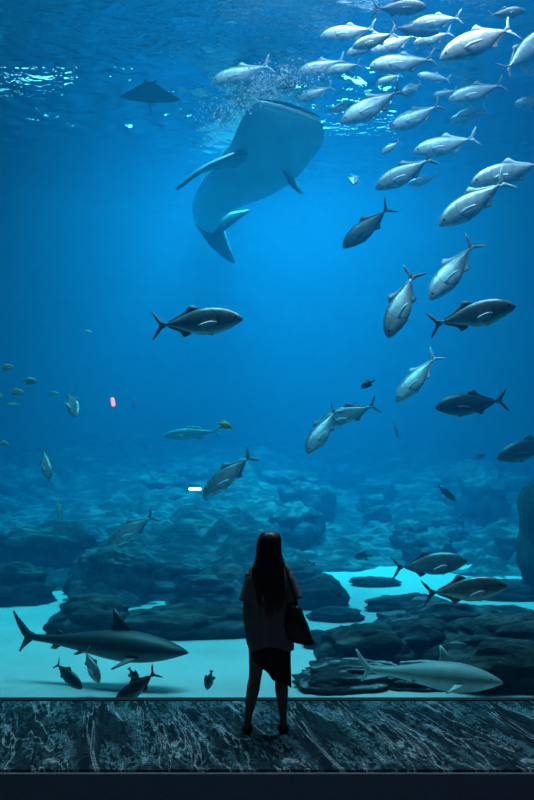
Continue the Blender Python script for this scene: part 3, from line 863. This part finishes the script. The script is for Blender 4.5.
    # tail fin: long lower-right lobe and a shorter one
    root = at(214, 228, 21.5) + inv
    t1 = at(234, 263, 21.9) + inv; dv = t1 - root; sd = Vector((1, .1, .3)); sd = (sd - dv.normalized()*sd.dot(dv.normalized())).normalized()
    bm = fin_bm([(-.35, -.35), (.3, -.30), (.75, -.16), (1.0, -.03), (1.0, .04), (.7, .1), (.35, .16), (-.15, .28)], root, dv, sd, .05)
    t2 = at(249, 211, 21.2) + inv; dv = t2 - root; sd = Vector((-.3, .1, 1)); sd = (sd - dv.normalized()*sd.dot(dv.normalized())).normalized()
    fin_bm([(-.1, -.25), (.5, -.12), (1.0, -.02), (1.0, .05), (.5, .18), (-.1, .35)], root, dv, sd, .05, bm=bm)
    mesh_obj('tail_fin', bm, m2, r)
    p, rt, nn, d, a = DOR
    mesh_obj('dorsal_fin', fin_bm([(-.3, 0), (.25, .55), (.4, .5), (.35, 0)], p + nn*.40, -d, nn, .04), m2, r)
    tag(r, 'huge whale shark rising near the surface with pale belly showing', 'whale shark')
whale_shark()

# ---------------------------------------------------------------- the woman
FY = 7.13
person = empty('person', (0, FY, 0)); person.scale = (1, 1, .983)
tag(person, 'woman standing with her back to us, long dark hair and a loose shirt', 'person')
def P(px, py, dy=0.0):
    """person-local point seen at the pixel (px, py)"""
    v = at(px, py, FY); return Vector((v.x, dy, v.z))
skin = plain('skin', (0.24, 0.15, 0.11), 0.55, 0.08, 10)
hairm, nt, b = mat('dark_hair')
_mp = nt.nodes.new('ShaderNodeMapping'); _mp.inputs['Scale'].default_value = (60, 60, 2.5); nt.links.new(coord(nt), _mp.inputs[0])
_n = noise_tex(nt, _mp.outputs[0], 1.0, 4); nt.links.new(ramp(nt, _n, [(0.3, (0.006, 0.006, 0.008)), (0.75, (0.035, 0.028, 0.025))]), b.inputs['Base Color'])
b.inputs['Roughness'].default_value = 0.4; bump(nt, b, _n, 0.6, 0.01)
shirtm = plain('grey_shirt_cloth', (0.17, 0.19, 0.19), 0.9, 0.12, 40)
skirtm = plain('black_skirt_cloth', (0.015, 0.015, 0.02), 0.9, 0.2, 30)
bagm = plain('black_leather', (0.012, 0.010, 0.012), 0.5, 0.2, 25)
shoem = plain('black_shoe', (0.01, 0.01, 0.012), 0.5, 0.1, 20)

def body():
    bm = bmesh.new()
    T = lambda pts, rad, n=14: tube(bm, pts, rad, n)
    # torso, neck (z from pixel rows); width along x first
    def loft(rows, n=20):
        rings_loft(bm, [[Vector((cx + a*math.cos(2*PI*k/n), cy + c*math.sin(2*PI*k/n), z)) for k in range(n)] for cx, cy, z, a, c in rows])
    hx = .018
    loft([(hx, 0, .74, .10, .085), (hx, 0, .80, .140, .100), (hx, 0, .88, .145, .105), (hx, 0, .96, .130, .100), (hx, 0, 1.04, .125, .095), (hx, 0, 1.14, .14, .105), (hx, 0, 1.24, .155, .105),
          (hx, 0, 1.31, .165, .085), (hx, 0, 1.345, .12, .065), (hx, 0, 1.37, .06, .05)])
    loft([(hx, 0, 1.33, .055, .055), (hx, .005, 1.38, .048, .050), (hx, .012, 1.43, .048, .052)])
    # head: looks up a little into the tank (+y)
    hd = [(hx, .02, 1.395, .030, .035), (hx, .03, 1.41, .048, .058), (hx, .03, 1.44, .062, .080), (hx, .025, 1.48, .072, .092), (hx, .02, 1.52, .076, .096), (hx, .015, 1.56, .070, .088), (hx, .01, 1.59, .052, .066), (hx, .01, 1.606, .022, .03)]
    loft(hd)
    # nose, lips, brows, ears
    T([(hx, .108, 1.515), (hx, .122, 1.485), (hx, .118, 1.472)], [.008, .013, .010], 8)
    T([(hx-.022, .098, 1.447), (hx, .112, 1.447), (hx+.022, .098, 1.447)], [.005, .008, .005], 8)
    T([(hx-.022, .100, 1.439), (hx, .110, 1.437), (hx+.022, .100, 1.439)], [.005, .008, .005], 8)
    for s in (-1, 1):
        T([(hx + s*.072, .015, 1.515), (hx + s*.080, .008, 1.49), (hx + s*.074, .015, 1.465)], [.010, .014, .008], 8)
    # legs: left leg foot at 247, right leg foot at 283
    def leg(hip, knee, ankle):
        h, k, a = Vector(hip), Vector(knee), Vector(ankle)
        T([h, h.lerp(k, .35), h.lerp(k, .75), k, k.lerp(a, .25) + Vector((0, -.012, 0)), k.lerp(a, .55), k.lerp(a, .85), a, a - Vector((0, 0, .03))],
          [.082, .076, .058, .050, .053, .043, .030, .029, .032], 16)
        T([a + Vector((0, -.03, -.03)), a + Vector((0, .02, -.035)), a + Vector((0, .09, -.055)), a + Vector((0, .15, -.062))], [(.028, .022), (.034, .028), (.040, .022), (.028, .014)], 12)
    leg((hx - .075, 0, .80), (-.095, .02, .44), (-.155, 0, .085))
    leg((hx + .080, 0, .80), (.112, .02, .44), (.130, 0, .085))
    # arms
    def arm(sh, el, wr, hand_dir, curl, side):
        s, e, w_ = Vector(sh), Vector(el), Vector(wr)
        T([s + Vector((-side*.03, 0, .01)), s, s.lerp(e, .4), s.lerp(e, .8), e, e.lerp(w_, .3), e.lerp(w_, .75), w_], [.050, .050, .043, .037, .034, .035, .025, .021], 14)
        hdv = Vector(hand_dir).normalized(); fw = Vector((0, 1, 0)); fw = (fw - hdv*fw.dot(hdv)).normalized()
        nn = hdv.cross(fw).normalized()
        # palm
        rings_loft(bm, [[w_ + hdv*t + fw*a*math.cos(q) + nn*c*math.sin(q) for q in [2*PI*k/14 for k in range(14)]] for t, a, c in ((-.01, .022, .017), (.02, .030, .016), (.05, .038, .015), (.085, .038, .013), (.095, .033, .010))])
        inward = Vector((-side, 0, 0)); inward = (inward - hdv*inward.dot(hdv)).normalized()
        for k, (o_, ln) in enumerate(((-.028, .058), (-.010, .070), (.010, .076), (.029, .068))):
            p0 = w_ + hdv*.078 + fw*o_; p1 = p0 + hdv*ln*.45; p2 = p1 + (hdv*.75 + inward*curl).normalized()*ln*.33; p3 = p2 + (hdv*.4 + inward*curl*1.5).normalized()*ln*.3
            T([p0, p1, p2, p3], [.0095, .0088, .008, .0065], 8)
        p0 = w_ + hdv*.022 + fw*.024
        T([p0, p0 + (hdv*.6 + fw*.7).normalized()*.035, p0 + (hdv*.85 + fw*.5 + inward*.2).normalized()*.062, p0 + (hdv + fw*.3 + inward*.4).normalized()*.085], [.013, .011, .0095, .0075], 8)
    arm((-.128, 0, 1.27), (-.160, -.015, 1.01), (-.158, .03, .82), (.03, .12, -1), .45, -1)
    arm((.160, 0, 1.27), (.215, -.02, 1.03), (.225, .14, .89), (.02, .7, -.75), .9, 1)
    o = mesh_obj('body', bm, skin, person)
    rm = o.modifiers.new('remesh', 'REMESH'); rm.mode = 'VOXEL'; rm.voxel_size = 0.0055; rm.use_smooth_shade = True
    sm = o.modifiers.new('smooth', 'SMOOTH'); sm.iterations = 3; sm.factor = 0.5
    eyem = plain('eye_white', (0.7, 0.7, 0.7), 0.2, 0.02, 5, bmp=0)
    for s in (-1, 1):
        bm2 = bmesh.new(); bmesh.ops.create_uvsphere(bm2, u_segments=12, v_segments=8, radius=.0125)
        for v in bm2.verts: v.co += Vector((hx + s*.030, .098, 1.503))
        mesh_obj('eye', bm2, eyem, person)
body()

def cloth(name, rows, m, n=64, fold=0.01, k=9, seed=0, th=0.006, hem=None):
    """a hollow garment: rows (cx, cy, z, a, c) with folds that deepen toward the hem"""
    bm = bmesh.new(); rings = []
    tabr = [(-i,) + tuple(r) for i, r in enumerate(rows)]
    N = len(rows)*5
    tab = [(i/(len(rows)-1),) + tuple(r) for i, r in enumerate(rows)]
    for i in range(N+1):
        t = i/N; cx, cy, z, a, c = interp(tab, t)
        r = []
        for j in range(n):
            q = 2*PI*j/n
            f = fold*t*(math.sin(k*q + seed) * .6 + math.sin(k*1.7*q + 2*seed + 3*t)*.4) + fold*.8*noise.noise(Vector((math.cos(q)*2.2, math.sin(q)*2.2, z*7 + seed)))
            zz = z + (hem(q)*t**3 if hem else 0)
            r.append(Vector((cx + (a+f)*math.cos(q), cy + (c+f)*math.sin(q), zz)))
        rings.append(r)
    rings_loft(bm, rings, cap=False)
    o = mesh_obj(name, bm, m, person)
    s = o.modifiers.new('solid', 'SOLIDIFY'); s.thickness = th; s.offset = 0
    return o
hx = .018
cloth('shirt', [(hx, 0, 1.385, .062, .058), (hx, 0, 1.365, .11, .075), (hx, 0, 1.335, .150, .095), (hx, 0, 1.26, .168, .122), (hx, 0, 1.15, .162, .130), (hx, 0, 1.0, .163, .132), (hx+.004, 0, .86, .172, .140), (hx+.008, 0, .745, .174, .145), (hx+.010, 0, .690, .164, .142)],
      shirtm, fold=.018, k=7, seed=2, hem=lambda q: -.02*math.cos(2*q) + .012*math.sin(q*3))
def sleeve(sh, el, nm='sleeve', r0=.062, r1=.078):
    bm = bmesh.new(); s, e = Vector(sh), Vector(el); d = (e-s).normalized(); a = d.cross(Vector((0, 1, 0))).normalized(); c = d.cross(a)
    rings = []
    for i in range(13):
        t = i/12; r = (r0 + (r1-r0)*t)*min(1, .55 + 2.2*t)
        rings.append([s + (e-s)*t + a*math.cos(q)*(r + .006*t*math.sin(5*q+i*.2)) + c*math.sin(q)*(r + .006*t*math.sin(4*q)) for q in [2*PI*k/28 for k in range(28)]])
    rings_loft(bm, rings, cap=False)
    o = mesh_obj(nm, bm, shirtm, person); m_ = o.modifiers.new('solid', 'SOLIDIFY'); m_.thickness = .005; m_.offset = 0
sleeve((-.095, 0, 1.30), (-.158, -.01, 1.06), r1=.066); sleeve((.130, 0, 1.30), (.210, -.01, 1.07), r1=.070)
cloth('skirt', [(hx, 0, .86, .135, .10), (hx+.005, 0, .78, .150, .112), (hx+.010, 0, .67, .156, .124), (hx+.018, 0, .56, .152, .128), (hx+.022, 0, .50, .148, .126)], skirtm, fold=.010, k=8, seed=5,
      hem=lambda q: -.14*max(0, math.cos(q - .2)) + .10*max(0, -math.cos(q)) - .05*math.exp(-((q-1.5*PI-.15)/.3)**2))

def hair():
    bm = bmesh.new(); n = 40; rings = []
    rows = [(hx, .0, 1.628, .012, .012), (hx, .0, 1.622, .045, .050), (hx, -.002, 1.60, .075, .083), (hx, -.008, 1.56, .092, .098), (hx, -.015, 1.50, .098, .098), (hx, -.03, 1.44, .102, .085), (hx, -.055, 1.38, .112, .062),
            (hx, -.085, 1.30, .122, .048), (hx, -.105, 1.20, .118, .042), (hx, -.112, 1.10, .105, .036), (hx, -.116, 1.02, .078, .028), (hx, -.118, .96, .045, .015)]
    tab = [(i/(len(rows)-1),) + r for i, r in enumerate(rows)]
    for i in range(61):
        t = i/60; cx, cy, z, a, c = interp(tab, t); r = []
        for j in range(n):
            q = 2*PI*j/n
            f = .004*math.sin(11*q + 4*t) + .003*math.sin(17*q - 7*t)
            y = math.sin(q)
            # the face (front, +y) stays free below the fringe
            yy = cy + (c+f)*y
            if .06 < t < .6 and y > 0: yy = cy + (c+f)*y*(1 - .50*min(1, (t-.06)*6))
            r.append(Vector((cx + (a+f)*math.cos(q) + .014*math.sin(9*t)*t + .008*math.sin(22*t + 3*math.cos(q))*t, yy, z + .02*math.sin(7*q)*t*t)))
        rings.append(r)
    rings_loft(bm, rings)
    mesh_obj('hair', bm, hairm, person)
hair()
def shoe(ax):
    bm = bmesh.new()
    prof = [(-.050, .030, .058), (-.035, .038, .075), (.0, .040, .072), (.05, .046, .052), (.10, .050, .042), (.145, .044, .034), (.172, .026, .022)]
    rings = []
    for y, a, h in prof:
        rings.append([Vector((ax + a*math.copysign(abs(math.cos(q))**.8, math.cos(q)), y + .02, max(0.004, h/2 + .004 + h*.55*math.sin(q)))) for q in [2*PI*k/18 for k in range(18)]])
    rings_loft(bm, rings)
    mesh_obj('shoe', bm, shoem, person)
shoe(-.155); shoe(.130)

# handbag hanging from her right shoulder
bag = empty('handbag', (0, FY, 0)); bag.scale = (1, 1, .983); tag(bag, "black slouchy shoulder bag hanging at the woman's right hip", 'bag')
bm = bmesh.new(); rings = []
for i in range(15):
    t = i/14; z = 1.04 - .29*t
    a = .035 + .095*t**.8; c = .030 + .035*math.sin(PI*min(1, t*1.1)) ; cx = .215 + .028*t; z2 = z
    if i == 14: a *= .93; c *= .5
    rings.append([Vector((cx + a*math.copysign(abs(math.cos(q))**.75, math.cos(q)) + .006*math.sin(6*q+i), -.085 + c*math.sin(q), z2 + .012*math.sin(q*2+1)*t - .030*math.cos(q)*t)) for q in [2*PI*k/28 for k in range(28)]])
rings_loft(bm, rings)
mesh_obj('bag_body', bm, bagm, bag)
bm = bmesh.new()
tube(bm, [(.235, -.085, 1.03), (.205, -.120, 1.15), (.165, -.112, 1.28), (.130, -.06, 1.385), (.125, .0, 1.398), (.140, .07, 1.36), (.185, .10, 1.2), (.225, .0, 1.06), (.23, -.06, 1.02)], [(.010, .005)]*9, 8)
mesh_obj('strap', bm, bagm, bag)

# pale specks added to imitate the whale shark mirrored in the surface
def reflection_cloud():
    me = bpy.data.materials.new('reflection_speck'); me.use_nodes = True; b = me.node_tree.nodes['Principled BSDF']
    b.inputs['Base Color'].default_value = (.85, .88, .95, 1); b.inputs['Roughness'].default_value = .15; b.inputs['Alpha'].default_value = .55
    bm = bmesh.new(); rnd = random.Random(3); k = 0
    while k < 1500:
        u, v = rnd.gauss(0, .5), rnd.gauss(0, .45)
        if abs(u) > 1.1 or abs(v) > 1: continue
        px = 262 + 62*u; py = 84 - 16*u + (24 + 10*max(0, -u))*v + max(0, -u)*22
        if py < 58: continue
        Y = 14.0 + rnd.uniform(-.5, .5)
        p = at(px, py, Y)
        if p.z > ZS - .05: continue
        bmesh.ops.create_icosphere(bm, subdivisions=1, radius=.006 + .012*rnd.random()**3, matrix=Matrix.Translation(p)); k += 1
    o = mesh_obj('reflection_specks', bm, me)
    tag(o, 'pale specks imitating the surface reflection above the whale shark', 'reflection_specks', kind='stuff')
reflection_cloud()

# ---------------------------------------------------------------- lamp reflections on the glass, added as glowing capsules
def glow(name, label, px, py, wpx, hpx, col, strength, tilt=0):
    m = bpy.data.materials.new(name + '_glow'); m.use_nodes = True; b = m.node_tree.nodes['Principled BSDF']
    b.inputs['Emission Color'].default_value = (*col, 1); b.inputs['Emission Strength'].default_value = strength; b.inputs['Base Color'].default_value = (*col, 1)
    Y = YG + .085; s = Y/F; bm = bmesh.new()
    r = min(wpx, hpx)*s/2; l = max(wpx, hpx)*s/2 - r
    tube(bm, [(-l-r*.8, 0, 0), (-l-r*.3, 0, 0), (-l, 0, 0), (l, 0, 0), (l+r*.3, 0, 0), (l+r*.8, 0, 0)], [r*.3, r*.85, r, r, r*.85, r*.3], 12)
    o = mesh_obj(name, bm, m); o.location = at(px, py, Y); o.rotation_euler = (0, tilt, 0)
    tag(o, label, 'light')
glow('lamp_reflection', 'small pink lamp reflection on the glass at left', 113, 402, 4, 10, (1.0, .45, .55), 1.0, D(80))
glow('lamp_reflection', 'thin white lamp reflection on the glass left of centre', 195, 489, 14, 3.2, (0.85, 1.0, .95), 1.3)

for o in ALLFISH:
    if o[3] > ZS - .3: print('HIGH', o)
    if o[2] < .3 or o[2] > 1.4 or o[1] > 18: print('FISH', o)
